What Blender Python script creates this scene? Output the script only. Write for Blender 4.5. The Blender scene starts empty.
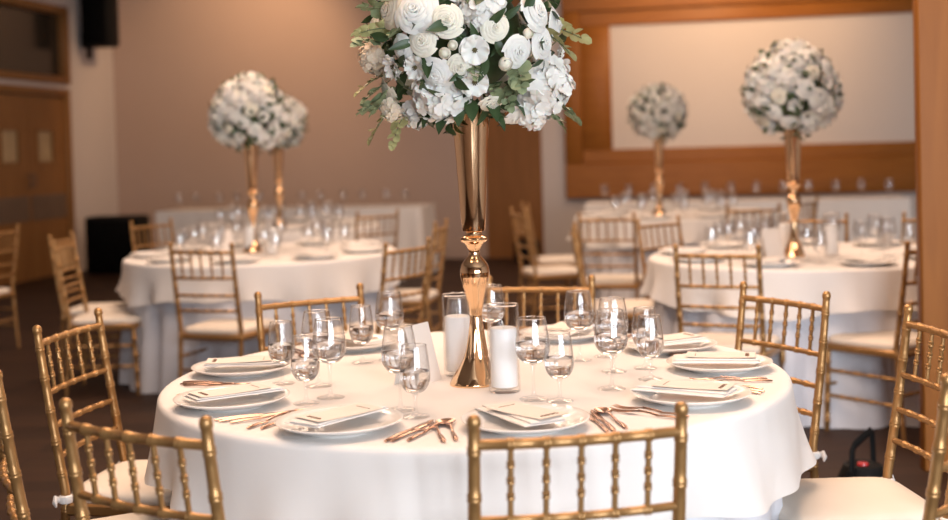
import bpy, math, random
from math import sin, cos, pi, radians as RAD, sqrt
from mathutils import Vector, Matrix

S = bpy.context.scene
COL = S.collection
rnd = random.Random(7)

# ------------------------------------------------------------------ camera, light, exposure
CAM_H, CAM_F, CAM_PITCH, CAM_ROLL, CAM_PY = 1.382, 1245.4, 1.827, 1.592, 188.3
cam_d = bpy.data.cameras.new('camera')
cam = bpy.data.objects.new('camera', cam_d)
COL.objects.link(cam)
cam_d.sensor_width = 36
cam_d.lens = CAM_F / 948 * 36
cam_d.shift_y = (CAM_PY - 260) / 948
cam_d.clip_end = 100
_p, _r = RAD(CAM_PITCH), RAD(CAM_ROLL)
_F = Vector((0, cos(_p), -sin(_p))); _R0 = Vector((1, 0, 0)); _U0 = Vector((0, sin(_p), cos(_p)))
_R = _R0 * cos(_r) - _U0 * sin(_r); _U = _R0 * sin(_r) + _U0 * cos(_r)
cam.matrix_world = Matrix(((_R.x, _U.x, -_F.x, 0), (_R.y, _U.y, -_F.y, 0), (_R.z, _U.z, -_F.z, CAM_H), (0, 0, 0, 1)))
S.camera = cam
cam_d.dof.use_dof = True
cam_d.dof.focus_distance = 3.12
cam_d.dof.aperture_fstop = 2.0

S.view_settings.view_transform = 'Standard'
S.view_settings.look = 'None'
S.view_settings.gamma = 1
S.view_settings.use_curve_mapping = False
S.view_settings.exposure = 0.62
S.cycles.max_bounces = 14
S.cycles.transmission_bounces = 14
S.cycles.transparent_max_bounces = 24
S.cycles.glossy_bounces = 5
S.cycles.diffuse_bounces = 4
S.cycles.sample_clamp_indirect = 6.0

W = bpy.data.worlds.new('world'); S.world = W; W.use_nodes = True
W.node_tree.nodes['Background'].inputs[0].default_value = (1.0, 0.9, 0.8, 1)
W.node_tree.nodes['Background'].inputs[1].default_value = 0.03

def area(name, loc, target, sx, sy, power, color, spread=None):
    d = bpy.data.lights.new(name, 'AREA'); d.shape = 'RECTANGLE'; d.size = sx; d.size_y = sy
    d.energy = power; d.color = color
    if spread: d.spread = RAD(spread)
    o = bpy.data.objects.new(name, d); COL.objects.link(o); o.location = loc
    o.rotation_euler = (Vector(target) - Vector(loc)).to_track_quat('-Z', 'Y').to_euler()
    return o
def spot(name, loc, target, power, color, ang, blend=0.7, rad=0.08):
    d = bpy.data.lights.new(name, 'SPOT'); d.energy = power; d.color = color
    d.spot_size = RAD(ang); d.spot_blend = blend; d.shadow_soft_size = rad
    o = bpy.data.objects.new(name, d); COL.objects.link(o); o.location = loc
    o.rotation_euler = (Vector(target) - Vector(loc)).to_track_quat('-Z', 'Y').to_euler()
    return o
WARM = (1.0, 0.70, 0.51); COOL = (0.84, 0.91, 1.0)
WIN_X = (0.9, 2.7, 4.5)
for wx in WIN_X:                                   # daylight through the three windows behind the camera
    area('daylight', (wx, -2.93, 1.75), (wx, 5, 1.5), 1.3, 2.2, 125, COOL)
area('ceiling_lamp', (-0.1, 3.5, 3.9), (-0.1, 3.5, 0), 2.8, 2.8, 108, WARM)
area('ceiling_lamp', (-1.5, 8.0, 3.9), (-1.5, 8.0, 0), 1.5, 1.5, 62, WARM)
area('ceiling_lamp', (1.9, 7.2, 3.9), (1.9, 7.2, 0), 1.5, 1.5, 58, WARM)
area('ceiling_lamp', (1.0, 11.8, 3.9), (1.0, 11.8, 0), 3.5, 1.5, 55, WARM)
spot('wall_washer', (-2.6, 14.3, 3.9), (-3.0, 16.2, 2.3), 115, (1.0, 0.62, 0.34), 110)
spot('wall_washer', (2.9, 13.2, 3.9), (3.2, 15.3, 3.2), 150, (1.0, 0.62, 0.34), 110)

# ------------------------------------------------------------------ materials
def mat(name, col, rough=0.6, metal=0.0, bump=0.0, bscale=80.0, var=0.0, vscale=4.0, **kw):
    m = bpy.data.materials.new(name); m.use_nodes = True
    nt = m.node_tree; b = nt.nodes['Principled BSDF']
    b.inputs['Base Color'].default_value = (*col, 1); b.inputs['Roughness'].default_value = rough
    b.inputs['Metallic'].default_value = metal
    for k, v in kw.items(): b.inputs[k.replace('_', ' ')].default_value = v
    tc = nt.nodes.new('ShaderNodeTexCoord')
    n = nt.nodes.new('ShaderNodeTexNoise'); n.inputs['Scale'].default_value = vscale; n.inputs['Detail'].default_value = 3
    nt.links.new(tc.outputs['Object'], n.inputs['Vector'])
    mx = nt.nodes.new('ShaderNodeMix'); mx.data_type = 'RGBA'
    mx.inputs['A'].default_value = (*[c * (1 - var) for c in col], 1)
    mx.inputs['B'].default_value = (*[min(1, c * (1 + var)) for c in col], 1)
    nt.links.new(n.outputs['Fac'], mx.inputs['Factor'])
    nt.links.new(mx.outputs['Result'], b.inputs['Base Color'])
    if bump:
        n2 = nt.nodes.new('ShaderNodeTexNoise'); n2.inputs['Scale'].default_value = bscale
        nt.links.new(tc.outputs['Object'], n2.inputs['Vector'])
        bp = nt.nodes.new('ShaderNodeBump'); bp.inputs['Strength'].default_value = bump; bp.inputs['Distance'].default_value = 0.002
        nt.links.new(n2.outputs['Fac'], bp.inputs['Height']); nt.links.new(bp.outputs['Normal'], b.inputs['Normal'])
    return m
def wood(name, c1, c2, scale=(1, 1, 8), rough=0.45):
    m = bpy.data.materials.new(name); m.use_nodes = True
    nt = m.node_tree; b = nt.nodes['Principled BSDF']; b.inputs['Roughness'].default_value = rough; b.inputs['Specular IOR Level'].default_value = 0.25
    tc = nt.nodes.new('ShaderNodeTexCoord'); mp = nt.nodes.new('ShaderNodeMapping'); mp.inputs['Scale'].default_value = scale
    n = nt.nodes.new('ShaderNodeTexNoise'); n.inputs['Scale'].default_value = 3; n.inputs['Detail'].default_value = 6; n.inputs['Distortion'].default_value = 0.6
    r = nt.nodes.new('ShaderNodeValToRGB'); r.color_ramp.elements[0].position = 0.3; r.color_ramp.elements[1].position = 0.7
    r.color_ramp.elements[0].color = (*c1, 1); r.color_ramp.elements[1].color = (*c2, 1)
    nt.links.new(tc.outputs['Object'], mp.inputs['Vector']); nt.links.new(mp.outputs['Vector'], n.inputs['Vector'])
    nt.links.new(n.outputs['Fac'], r.inputs['Fac']); nt.links.new(r.outputs['Color'], b.inputs['Base Color'])
    return m
def floor_mat():
    m = bpy.data.materials.new('dark_plank_floor'); m.use_nodes = True
    nt = m.node_tree; b = nt.nodes['Principled BSDF']; b.inputs['Roughness'].default_value = 0.62; b.inputs['Specular IOR Level'].default_value = 0.25
    tc = nt.nodes.new('ShaderNodeTexCoord'); br = nt.nodes.new('ShaderNodeTexBrick')
    br.inputs['Scale'].default_value = 1; br.inputs['Brick Width'].default_value = 1.4; br.inputs['Row Height'].default_value = 0.14
    br.inputs['Mortar Size'].default_value = 0.003
    br.inputs['Color1'].default_value = (0.042, 0.019, 0.010, 1); br.inputs['Color2'].default_value = (0.066, 0.031, 0.016, 1); br.inputs['Mortar'].default_value = (0.015, 0.008, 0.006, 1)
    n = nt.nodes.new('ShaderNodeTexNoise'); n.inputs['Scale'].default_value = 6; n.inputs['Detail'].default_value = 6
    mp = nt.nodes.new('ShaderNodeMapping'); mp.inputs['Scale'].default_value = (1, 14, 1)
    nt.links.new(tc.outputs['Object'], br.inputs['Vector']); nt.links.new(tc.outputs['Object'], mp.inputs['Vector']); nt.links.new(mp.outputs['Vector'], n.inputs['Vector'])
    mx = nt.nodes.new('ShaderNodeMix'); mx.data_type = 'RGBA'; mx.blend_type = 'MULTIPLY'; mx.inputs['Factor'].default_value = 0.5
    nt.links.new(br.outputs['Color'], mx.inputs['A']); nt.links.new(n.outputs['Color'], mx.inputs['B'])
    nt.links.new(mx.outputs['Result'], b.inputs['Base Color'])
    return m
def glass_mat(name, ior=1.45, tint=(1, 1, 1)):
    m = bpy.data.materials.new(name); m.use_nodes = True
    nt = m.node_tree; b = nt.nodes['Principled BSDF']
    b.inputs['Base Color'].default_value = (*tint, 1); b.inputs['Roughness'].default_value = 0.0
    b.inputs['Transmission Weight'].default_value = 1.0; b.inputs['IOR'].default_value = ior
    return m
def thin_glass(name, edge=0.85, base=0.06):
    m = bpy.data.materials.new(name); m.use_nodes = True
    nt = m.node_tree; nt.nodes.remove(nt.nodes['Principled BSDF'])
    out = nt.nodes['Material Output']
    t = nt.nodes.new('ShaderNodeBsdfTransparent'); t.inputs[0].default_value = (0.99, 0.992, 0.995, 1)
    g = nt.nodes.new('ShaderNodeBsdfGlossy'); g.inputs['Roughness'].default_value = 0.01
    lw = nt.nodes.new('ShaderNodeLayerWeight'); lw.inputs['Blend'].default_value = 0.5
    pw = nt.nodes.new('ShaderNodeMath'); pw.operation = 'POWER'; pw.inputs[1].default_value = 3.2
    f = nt.nodes.new('ShaderNodeMath'); f.operation = 'MULTIPLY_ADD'; f.inputs[1].default_value = edge; f.inputs[2].default_value = base
    nt.links.new(lw.outputs['Facing'], pw.inputs[0]); nt.links.new(pw.outputs[0], f.inputs[0])
    mx = nt.nodes.new('ShaderNodeMixShader')
    nt.links.new(f.outputs[0], mx.inputs[0]); nt.links.new(t.outputs[0], mx.inputs[1]); nt.links.new(g.outputs[0], mx.inputs[2])
    nt.links.new(mx.outputs[0], out.inputs['Surface'])
    return m

M = dict(
    gold=mat('gold_lacquer', (0.41, 0.222, 0.082), 0.33, 0.55, var=0.12, vscale=9),
    cushion=mat('cream_cushion', (0.80, 0.72, 0.62), 0.9, bump=0.2, bscale=300, var=0.03),
    ribbon=mat('white_ribbon', (0.82, 0.80, 0.78), 0.7, var=0.03),
    cloth=mat('white_tablecloth', (0.83, 0.80, 0.77), 0.85, bump=0.12, bscale=500, var=0.02),
    skirt=mat('white_underskirt', (0.74, 0.75, 0.80), 0.75, bump=0.12, bscale=500, var=0.02),
    china=mat('white_china', (0.86, 0.84, 0.81), 0.12, var=0.01),
    napkin=mat('linen_napkin', (0.84, 0.80, 0.76), 0.9, bump=0.25, bscale=700, var=0.03),
    paper=mat('cream_card', (0.80, 0.73, 0.66), 0.7, var=0.03, vscale=20),
    ink=mat('brown_ink', (0.18, 0.10, 0.06), 0.7, var=0.1),
    copper=mat('copper_flatware', (0.60, 0.39, 0.30), 0.24, 1.0, var=0.05, vscale=15),
    vase=mat('rose_gold_metal', (0.92, 0.61, 0.36), 0.07, 1.0, var=0.04, vscale=12),
    glass=glass_mat('clear_glass'), water=glass_mat('water', 1.33), tglass=thin_glass('thin_glass'), fglass=thin_glass('bright_glass', 0.9, 0.13), sglass=thin_glass('stem_glass', 0.40, 0.06), cglass=thin_glass('cylinder_glass', 0.7, 0.012),
    wax=mat('white_wax', (0.93, 0.92, 0.90), 0.5, var=0.01),
    wick=mat('wick', (0.75, 0.72, 0.66), 0.9, var=0.1),
    petal_w=mat('white_petal', (0.81, 0.765, 0.70), 0.7, var=0.04, vscale=30, Subsurface_Weight=0.15),
    petal_c=mat('cream_petal', (0.84, 0.76, 0.62), 0.7, var=0.05, vscale=30, Subsurface_Weight=0.15),
    petal_p=mat('peach_petal', (0.80, 0.64, 0.48), 0.7, var=0.06, vscale=30, Subsurface_Weight=0.15),
    stamen=mat('dark_stamen', (0.12, 0.10, 0.04), 0.8, var=0.3, vscale=60),
    leaf_d=mat('dark_leaf', (0.035, 0.065, 0.022), 0.45, var=0.4, vscale=25),
    leaf_e=mat('eucalyptus_leaf', (0.21, 0.25, 0.13), 0.55, var=0.25, vscale=18),
    leaf_y=mat('pale_leaf', (0.42, 0.40, 0.18), 0.55, var=0.2, vscale=18),
    stem=mat('green_stem', (0.10, 0.12, 0.05), 0.6, var=0.2),
    wall_tan=mat('tan_wall_paint', (0.47, 0.35, 0.29), 0.85, bump=0.1, bscale=200, var=0.02),
    wall_pale=mat('pale_wall_paint', (0.60, 0.54, 0.51), 0.85, bump=0.1, bscale=200, var=0.02),
    ceiling=mat('ceiling_paint', (0.55, 0.48, 0.42), 0.9, var=0.02),
    floor=floor_mat(),
    wood=wood('honey_wood', (0.27, 0.098, 0.017), (0.35, 0.135, 0.026), (1, 1, 10)),
    wood_h=wood('honey_wood_across', (0.27, 0.098, 0.017), (0.35, 0.135, 0.026), (1, 1, 10)),
    wood_v=wood('upright_honey_wood', (0.29, 0.108, 0.019), (0.37, 0.145, 0.028), (6, 6, 0.5)),
    wood_post=wood('pillar_veneer', (0.25, 0.085, 0.012), (0.32, 0.115, 0.018), (6, 6, 0.5)),
    wood_door=wood('door_veneer', (0.23, 0.105, 0.033), (0.30, 0.14, 0.046), (6, 6, 0.6)),
    wood_bay=wood('bay_veneer', (0.21, 0.088, 0.024), (0.27, 0.115, 0.034), (6, 6, 0.5)),
    wood_dk=wood('brown_wood', (0.19, 0.085, 0.03), (0.25, 0.115, 0.042), (6, 6, 0.6)),
    screen=mat('screen_fabric', (0.66, 0.60, 0.56), 0.9, var=0.01),
    black=mat('black_plastic', (0.008, 0.008, 0.008), 0.7, var=0.2, vscale=20, Specular_IOR_Level=0.15),
    grille=mat('black_grille', (0.005, 0.005, 0.005), 0.95, bump=0.6, bscale=400, var=0.2, Specular_IOR_Level=0.05),
    dark_glass=mat('dark_window_glass', (0.035, 0.028, 0.02), 0.15, var=0.2),
    lit_glass=mat('vision_glass', (0.45, 0.33, 0.18), 0.25, var=0.3, vscale=5),
    slat=mat('grey_grille', (0.17, 0.11, 0.07), 0.5, var=0.2),
    white_frame=mat('window_frame_paint', (0.75, 0.74, 0.72), 0.5, var=0.02),
    red=mat('red_lens', (0.55, 0.03, 0.03), 0.2, var=0.1),
    steel=mat('steel', (0.5, 0.48, 0.45), 0.3, 1.0, var=0.1),
)

# ------------------------------------------------------------------ mesh helpers
class MB:
    def __init__(s): s.v = []; s.f = []
    def add(s, vs, fs):
        o = len(s.v); s.v += [tuple(v) for v in vs]; s.f += [tuple(i + o for i in f) for f in fs]
        return s
    def lathe(s, prof, n=32, origin=(0, 0, 0), cap=False):
        """prof: list of (r, z)"""
        ox, oy, oz = origin; o = len(s.v)
        ring = []
        for r, z in prof:
            if r <= 1e-6: ring.append([len(s.v)]); s.v.append((ox, oy, oz + z))
            else:
                ids = []
                for k in range(n):
                    a = 2 * pi * k / n; ids.append(len(s.v)); s.v.append((ox + r * cos(a), oy + r * sin(a), oz + z))
                ring.append(ids)
        for A, B in zip(ring, ring[1:]):
            if len(A) == 1 and len(B) == 1: continue
            for k in range(n):
                k2 = (k + 1) % n
                if len(A) == 1: s.f.append((A[0], B[k2], B[k]))
                elif len(B) == 1: s.f.append((A[k], A[k2], B[0]))
                else: s.f.append((A[k], A[k2], B[k2], B[k]))
        if cap:
            if len(ring[0]) > 1: s.f.append(tuple(reversed(ring[0])))
            if len(ring[-1]) > 1: s.f.append(tuple(ring[-1]))
        return s
    def tube(s, pts, rad, n=10, cap=True, flat=(1, 1)):
        """tube along points; rad: number or list"""
        pts = [Vector(p) for p in pts]; m = len(pts)
        if not isinstance(rad, (list, tuple)): rad = [rad] * m
        t0 = (pts[1] - pts[0]).normalized()
        up = Vector((0, 0, 1)) if abs(t0.z) < 0.9 else Vector((0, 1, 0))
        rings = []
        for i, p in enumerate(pts):
            t = (pts[min(i + 1, m - 1)] - pts[max(i - 1, 0)])
            t = t.normalized() if t.length > 1e-9 else t0
            a = up - t * up.dot(t); a.normalize(); b = t.cross(a); up = a
            ids = []
            for k in range(n):
                an = 2 * pi * k / n; q = p + a * (cos(an) * rad[i] * flat[0]) + b * (sin(an) * rad[i] * flat[1])
                ids.append(len(s.v)); s.v.append(tuple(q))
            rings.append(ids)
        for A, B in zip(rings, rings[1:]):
            for k in range(n):
                k2 = (k + 1) % n; s.f.append((A[k], A[k2], B[k2], B[k]))
        if cap: s.f.append(tuple(reversed(rings[0]))); s.f.append(tuple(rings[-1]))
        return s
    def box(s, c, d, bev=0.0, rot=None):
        cx, cy, cz = c; hx, hy, hz = d[0] / 2, d[1] / 2, d[2] / 2
        b = min(bev, hx * .9, hy * .9, hz * .9)
        vs = []; fs = []
        if b <= 0:
            vs = [(x, y, z) for x in (-hx, hx) for y in (-hy, hy) for z in (-hz, hz)]
            fs = [(0, 1, 3, 2), (4, 6, 7, 5), (0, 4, 5, 1), (2, 3, 7, 6), (0, 2, 6, 4), (1, 5, 7, 3)]
        else:                                           # chamfered box: stacked rounded rectangles
            def rect(x, y, z, r):
                return [(-x + r, -y, z), (x - r, -y, z), (x, -y + r, z), (x, y - r, z), (x - r, y, z), (-x + r, y, z), (-x, y - r, z), (-x, -y + r, z)]
            lv = [rect(hx - b, hy - b, -hz, b * .4), rect(hx, hy, -hz + b, b), rect(hx, hy, hz - b, b), rect(hx - b, hy - b, hz, b * .4)]
            for L in lv: vs += L
            for i in range(3):
                for k in range(8):
                    k2 = (k + 1) % 8; fs.append((i * 8 + k, i * 8 + k2, i * 8 + 8 + k2, i * 8 + 8 + k))
            fs.append(tuple(range(7, -1, -1))); fs.append(tuple(range(24, 32)))
        R = rot or Matrix.Identity(3)
        vs = [tuple(R @ Vector(v) + Vector((cx, cy, cz))) for v in vs]
        return s.add(vs, fs)
    def grid(s, fn, nu, nv, closed_u=False):
        o = len(s.v)
        for j in range(nv + 1):
            for i in range(nu if closed_u else nu + 1):
                s.v.append(tuple(fn(i / nu, j / nv)))
        w = nu if closed_u else nu + 1
        for j in range(nv):
            for i in range(nu):
                i2 = (i + 1) % w
                s.f.append((o + j * w + i, o + j * w + i2, o + (j + 1) * w + i2, o + (j + 1) * w + i))
        return s
    def build(s, name, m, parent=None, smooth=True, auto=None, loc=None):
        me = bpy.data.meshes.new(name); me.from_pydata(s.v, [], s.f); me.update()
        me.materials.append(m)
        if smooth:
            me.polygons.foreach_set('use_smooth', [True] * len(me.polygons))
            me.set_sharp_from_angle(angle=RAD(auto or 45))
        o = bpy.data.objects.new(name, me); COL.objects.link(o)
        if parent is not None: o.parent = parent
        if loc: o.location = loc
        return o
def thing(name, loc=(0, 0, 0), rz=0.0):
    o = bpy.data.objects.new(name, None); COL.objects.link(o); o.location = loc; o.rotation_euler = (0, 0, rz)
    o.empty_display_size = 0.1
    return o
def tag(o, label, cat, group=None):
    o['label'] = label; o['category'] = cat
    if group: o['group'] = group
    elif 'group' in o: del o['group']
    return o
def struct(o): o['kind'] = 'structure'; return o
def copy_tree(o, parent=None, skip=None):
    c = o.copy(); COL.objects.link(c)
    if parent is not None: c.parent = parent
    for ch in o.children:
        if not (skip and ch.name.startswith(skip)): copy_tree(ch, c, skip)
    return c
def place(o, x, y, z=0, rz=0): o.location = (x, y, z); o.rotation_euler = (0, 0, rz); return o
ORD = ['first', 'second', 'third', 'fourth', 'fifth', 'sixth', 'seventh', 'eighth', 'ninth', 'tenth', 'eleventh', 'twelfth', 'thirteenth', 'fourteenth', 'fifteenth', 'sixteenth', 'seventeenth', 'eighteenth']
def rank_labels(objs, fmt, cat, group):
    """labels by order from left to right as seen from the camera"""
    for i, o in enumerate(sorted(objs, key=lambda q: q.location.x / q.location.y)):
        tag(o, fmt.format(ORD[i]), cat, group)

# ------------------------------------------------------------------ room shell (turned about 10 degrees to the camera)
Q = Vector((-4.72, 16.5, 0)); E1 = Vector((0.9848, -0.1736, 0)); E2 = Vector((0.1736, 0.9848, 0))
RZ = math.atan2(E1.y, E1.x)
RM = Matrix.Rotation(RZ, 3, 'Z')
def room(t, s, z): return Q + E1 * t + E2 * s + Vector((0, 0, z))       # t along the back wall, s beyond it
def rbox(mb, t0, t1, s0, s1, z0, z1, bev=0):
    return mb.box(room((t0 + t1) / 2, (s0 + s1) / 2, (z0 + z1) / 2), (t1 - t0, s1 - s0, z1 - z0), bev, RM)
CH = 4.0
struct(MB().box((0, 6.5, -0.05), (24, 26, 0.1)).build('floor', M['floor'], smooth=False))
struct(MB().box((0, 6.5, CH + 0.05), (24, 26, 0.1)).build('ceiling', M['ceiling'], smooth=False))
struct(rbox(MB(), 0, 4.95, 0, 0.2, 0, CH).build('wall_back_left', M['wall_tan'], smooth=False))
struct(rbox(MB(), 5.66, 16, 0, 0.2, 0, CH).build('wall_back_right', M['wall_pale'], smooth=False))
wl = MB()                                               # left wall with an opening for the door and transom
for a in ((-1.250, 0, 0, CH), (-24, -3.120, 0, CH), (-3.120, -1.250, 3.24, CH), (-3.120, -1.250, 2.24, 2.30)):
    rbox(wl, -0.2, 0, a[0], a[1], a[2], a[3])
struct(wl.build('wall_left', M['wall_pale'], smooth=False))
struct(MB().box((8.2, 5, CH / 2), (0.2, 22, CH)).build('wall_right', M['wall_pale'], smooth=False))
wf = MB()                                               # wall behind the camera with three window openings
xs = [-10] + [v for wx in WIN_X for v in (wx - 0.7, wx + 0.7)] + [9]
for i in range(0, len(xs), 2): wf.box(((xs[i] + xs[i + 1]) / 2, -3.1, CH / 2), (xs[i + 1] - xs[i], 0.2, CH))
for wx in WIN_X: wf.box((wx, -3.1, 0.3), (1.4, 0.2, 0.6)); wf.box((wx, -3.1, 3.45), (1.4, 0.2, 1.1))
struct(wf.build('wall_front', M['wall_pale'], smooth=False))
for i, wx in enumerate(WIN_X):
    w = MB()
    for x in (-0.68, -0.24, 0.24, 0.68): w.box((wx + x, -2.88, 1.75), (0.05, 0.06, 2.3), 0.006)
    for z in (0.62, 1.75, 2.88): w.box((wx, -2.88, z), (1.4, 0.06, 0.05), 0.006)
    struct(w.build('window_%d' % (i + 1), M['white_frame']))

# wooden double door with a transom in the left wall (t = 0 is the wall face)
dr = MB()
for (s0, s1, z0, z1) in ((-1.330, -1.250, 0, 2.24), (-3.120, -3.040, 0, 2.24), (-3.040, -1.330, 2.15, 2.24)):
    rbox(dr, -0.12, 0.04, s0, s1, z0, z1, 0.01)
door = struct(dr.build('door_1', M['wood_door']))
for k, (s0, s1) in enumerate(((-2.182, -1.335), (-3.035, -2.188))):
    lf = MB(); lf2 = MB()
    va, vb = (s0 + 0.20, s0 + 0.57) if k == 0 else (s0 + 0.28, s0 + 0.65)
    rbox(lf, -0.07, -0.02, s0, va, 0.01, 2.14); rbox(lf, -0.07, -0.02, vb, s1, 0.01, 2.14)
    rbox(lf, -0.07, -0.02, va, vb, 0.01, 1.36); rbox(lf, -0.07, -0.02, va, vb, 1.74, 2.14)
    for (a, b, z0, z1) in ((va, vb, 1.34, 1.37), (va, vb, 1.73, 1.76), (va - .02, va + .01, 1.34, 1.76), (vb - .01, vb + .02, 1.34, 1.76)):
        rbox(lf, -0.02, -0.008, a, b, z0, z1)
    leaf = lf.build('door_leaf', M['wood_door'], door)
    rbox(MB(), -0.05, -0.04, va, vb, 1.36, 1.74).build('vision_panel', M['lit_glass'], leaf)
    g = MB(); rbox(g, -0.02, -0.012, s0 + 0.03, s1 - 0.03, 0.69, 0.98)
    for q in range(8): rbox(g, -0.014, -0.004, s0 + 0.035, s1 - 0.035, 0.70 + q * .034, 0.72 + q * .034)
    g.build('door_grille', M['slat'], leaf, smooth=False)
    h = MB(); sx = s0 + 0.05 if k == 0 else s1 - 0.05
    h.tube([room(-0.02, sx, 1.08), room(0.03, sx, 1.08), room(0.03, sx, 1.22), room(-0.02, sx, 1.22)], 0.009)
    h.build('door_handle', M['slat'], leaf)
tr = MB()
for (s0, s1, z0, z1) in ((-1.330, -1.230, 2.30, 3.24), (-3.140, -3.040, 2.30, 3.24), (-3.040, -1.330, 3.14, 3.24), (-3.040, -1.330, 2.30, 2.39)):
    rbox(tr, -0.12, 0.045, s0, s1, z0, z1, 0.01)
tro = struct(tr.build('window_4', M['wood_door']))
rbox(MB(), -0.08, -0.06, -3.040, -1.330, 2.39, 3.14).build('window_pane', M['dark_glass'], tro)

# wooden wall bay and the framed projection screen on the back wall
struct(rbox(MB(), 4.95, 5.66, -0.02, 0.2, 0, CH).build('trim_1', M['wood_bay'], smooth=False))
fr = MB(); T0, T1, T2, T3 = 5.96, 6.545, 12.0, 12.6
rbox(fr, T0, T3, -0.10, 0.0, 3.02, 3.75, 0.012); rbox(fr, T0, T3, -0.10, 0.0, 0.73, 1.16, 0.012)
rbox(fr, T0, T0 + 0.22, -0.10, 0.0, 1.16, 3.02, 0.012); rbox(fr, T3 - 0.22, T3, -0.10, 0.0, 1.16, 3.02, 0.012)
struct(fr.build('trim_2', M['wood_h']))
fi = MB()
rbox(fi, T0 + .22, T3 - .22, -0.06, 0.0, 2.84, 3.02, 0.008); rbox(fi, T0 + .22, T3 - .22, -0.06, 0.0, 1.16, 1.325, 0.008)
rbox(fi, T0 + .22, T1, -0.06, 0.0, 1.325, 2.84, 0.008); rbox(fi, T2, T3 - .22, -0.06, 0.0, 1.325, 2.84, 0.008)
struct(fi.build('trim_3', M['wood_h']))
tag(rbox(MB(), T1, T2, -0.025, -0.001, 1.325, 2.84).build('projection_screen', M['screen'], smooth=False), 'large pale projection screen set in the wooden frame on the back wall', 'screen')
# wooden pillar at the right edge
pl = MB(); pl.box((2.136, 5.12, CH / 2), (0.62, 0.06, CH), 0.004)
struct(pl.build('trim_4', M['wood_post']))

# black loudspeaker high on the left wall, monitor on the floor, cable box by the bay
sp = thing('loudspeaker', room(0.26, -0.85, 2.78), RZ)
MB().box((0, 0, 0.45), (0.36, 0.34, 0.9), 0.03).build('cabinet', M['black'], sp)
MB().box((0, -0.173, 0.45), (0.32, 0.012, 0.84), 0.004).build('grille', M['grille'], sp)
MB().box((-0.20, 0.05, 0.08), (0.10, 0.06, 0.06), 0.01).box((-0.13, -.05, -0.04), (0.06, 0.06, 0.22), 0.01).box((-0.245, 0.05, 0.1), (0.02, 0.14, 0.2), 0.004).build('wall_bracket', M['black'], sp)
tag(sp, 'black loudspeaker hung high in the left corner above the floor box', 'loudspeaker')
mo = thing('stage_box', (-4.31, 15.0, 0), RAD(-4))
MB().box((0, 0, 0.35), (0.66, 0.40, 0.68), 0.02).build('cabinet', M['black'], mo)
MB().box((0, -0.203, 0.335), (0.60, 0.012, 0.62), 0.004).build('grille', M['grille'], mo)
for x in (-.24, .24):
    for y in (-.15, .15): MB().box((x, y, 0.006), (0.05, 0.05, 0.012), 0.002).build('rubber_foot', M['black'], mo)
tag(mo, 'large black floor loudspeaker box standing in the far left corner', 'loudspeaker')

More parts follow.
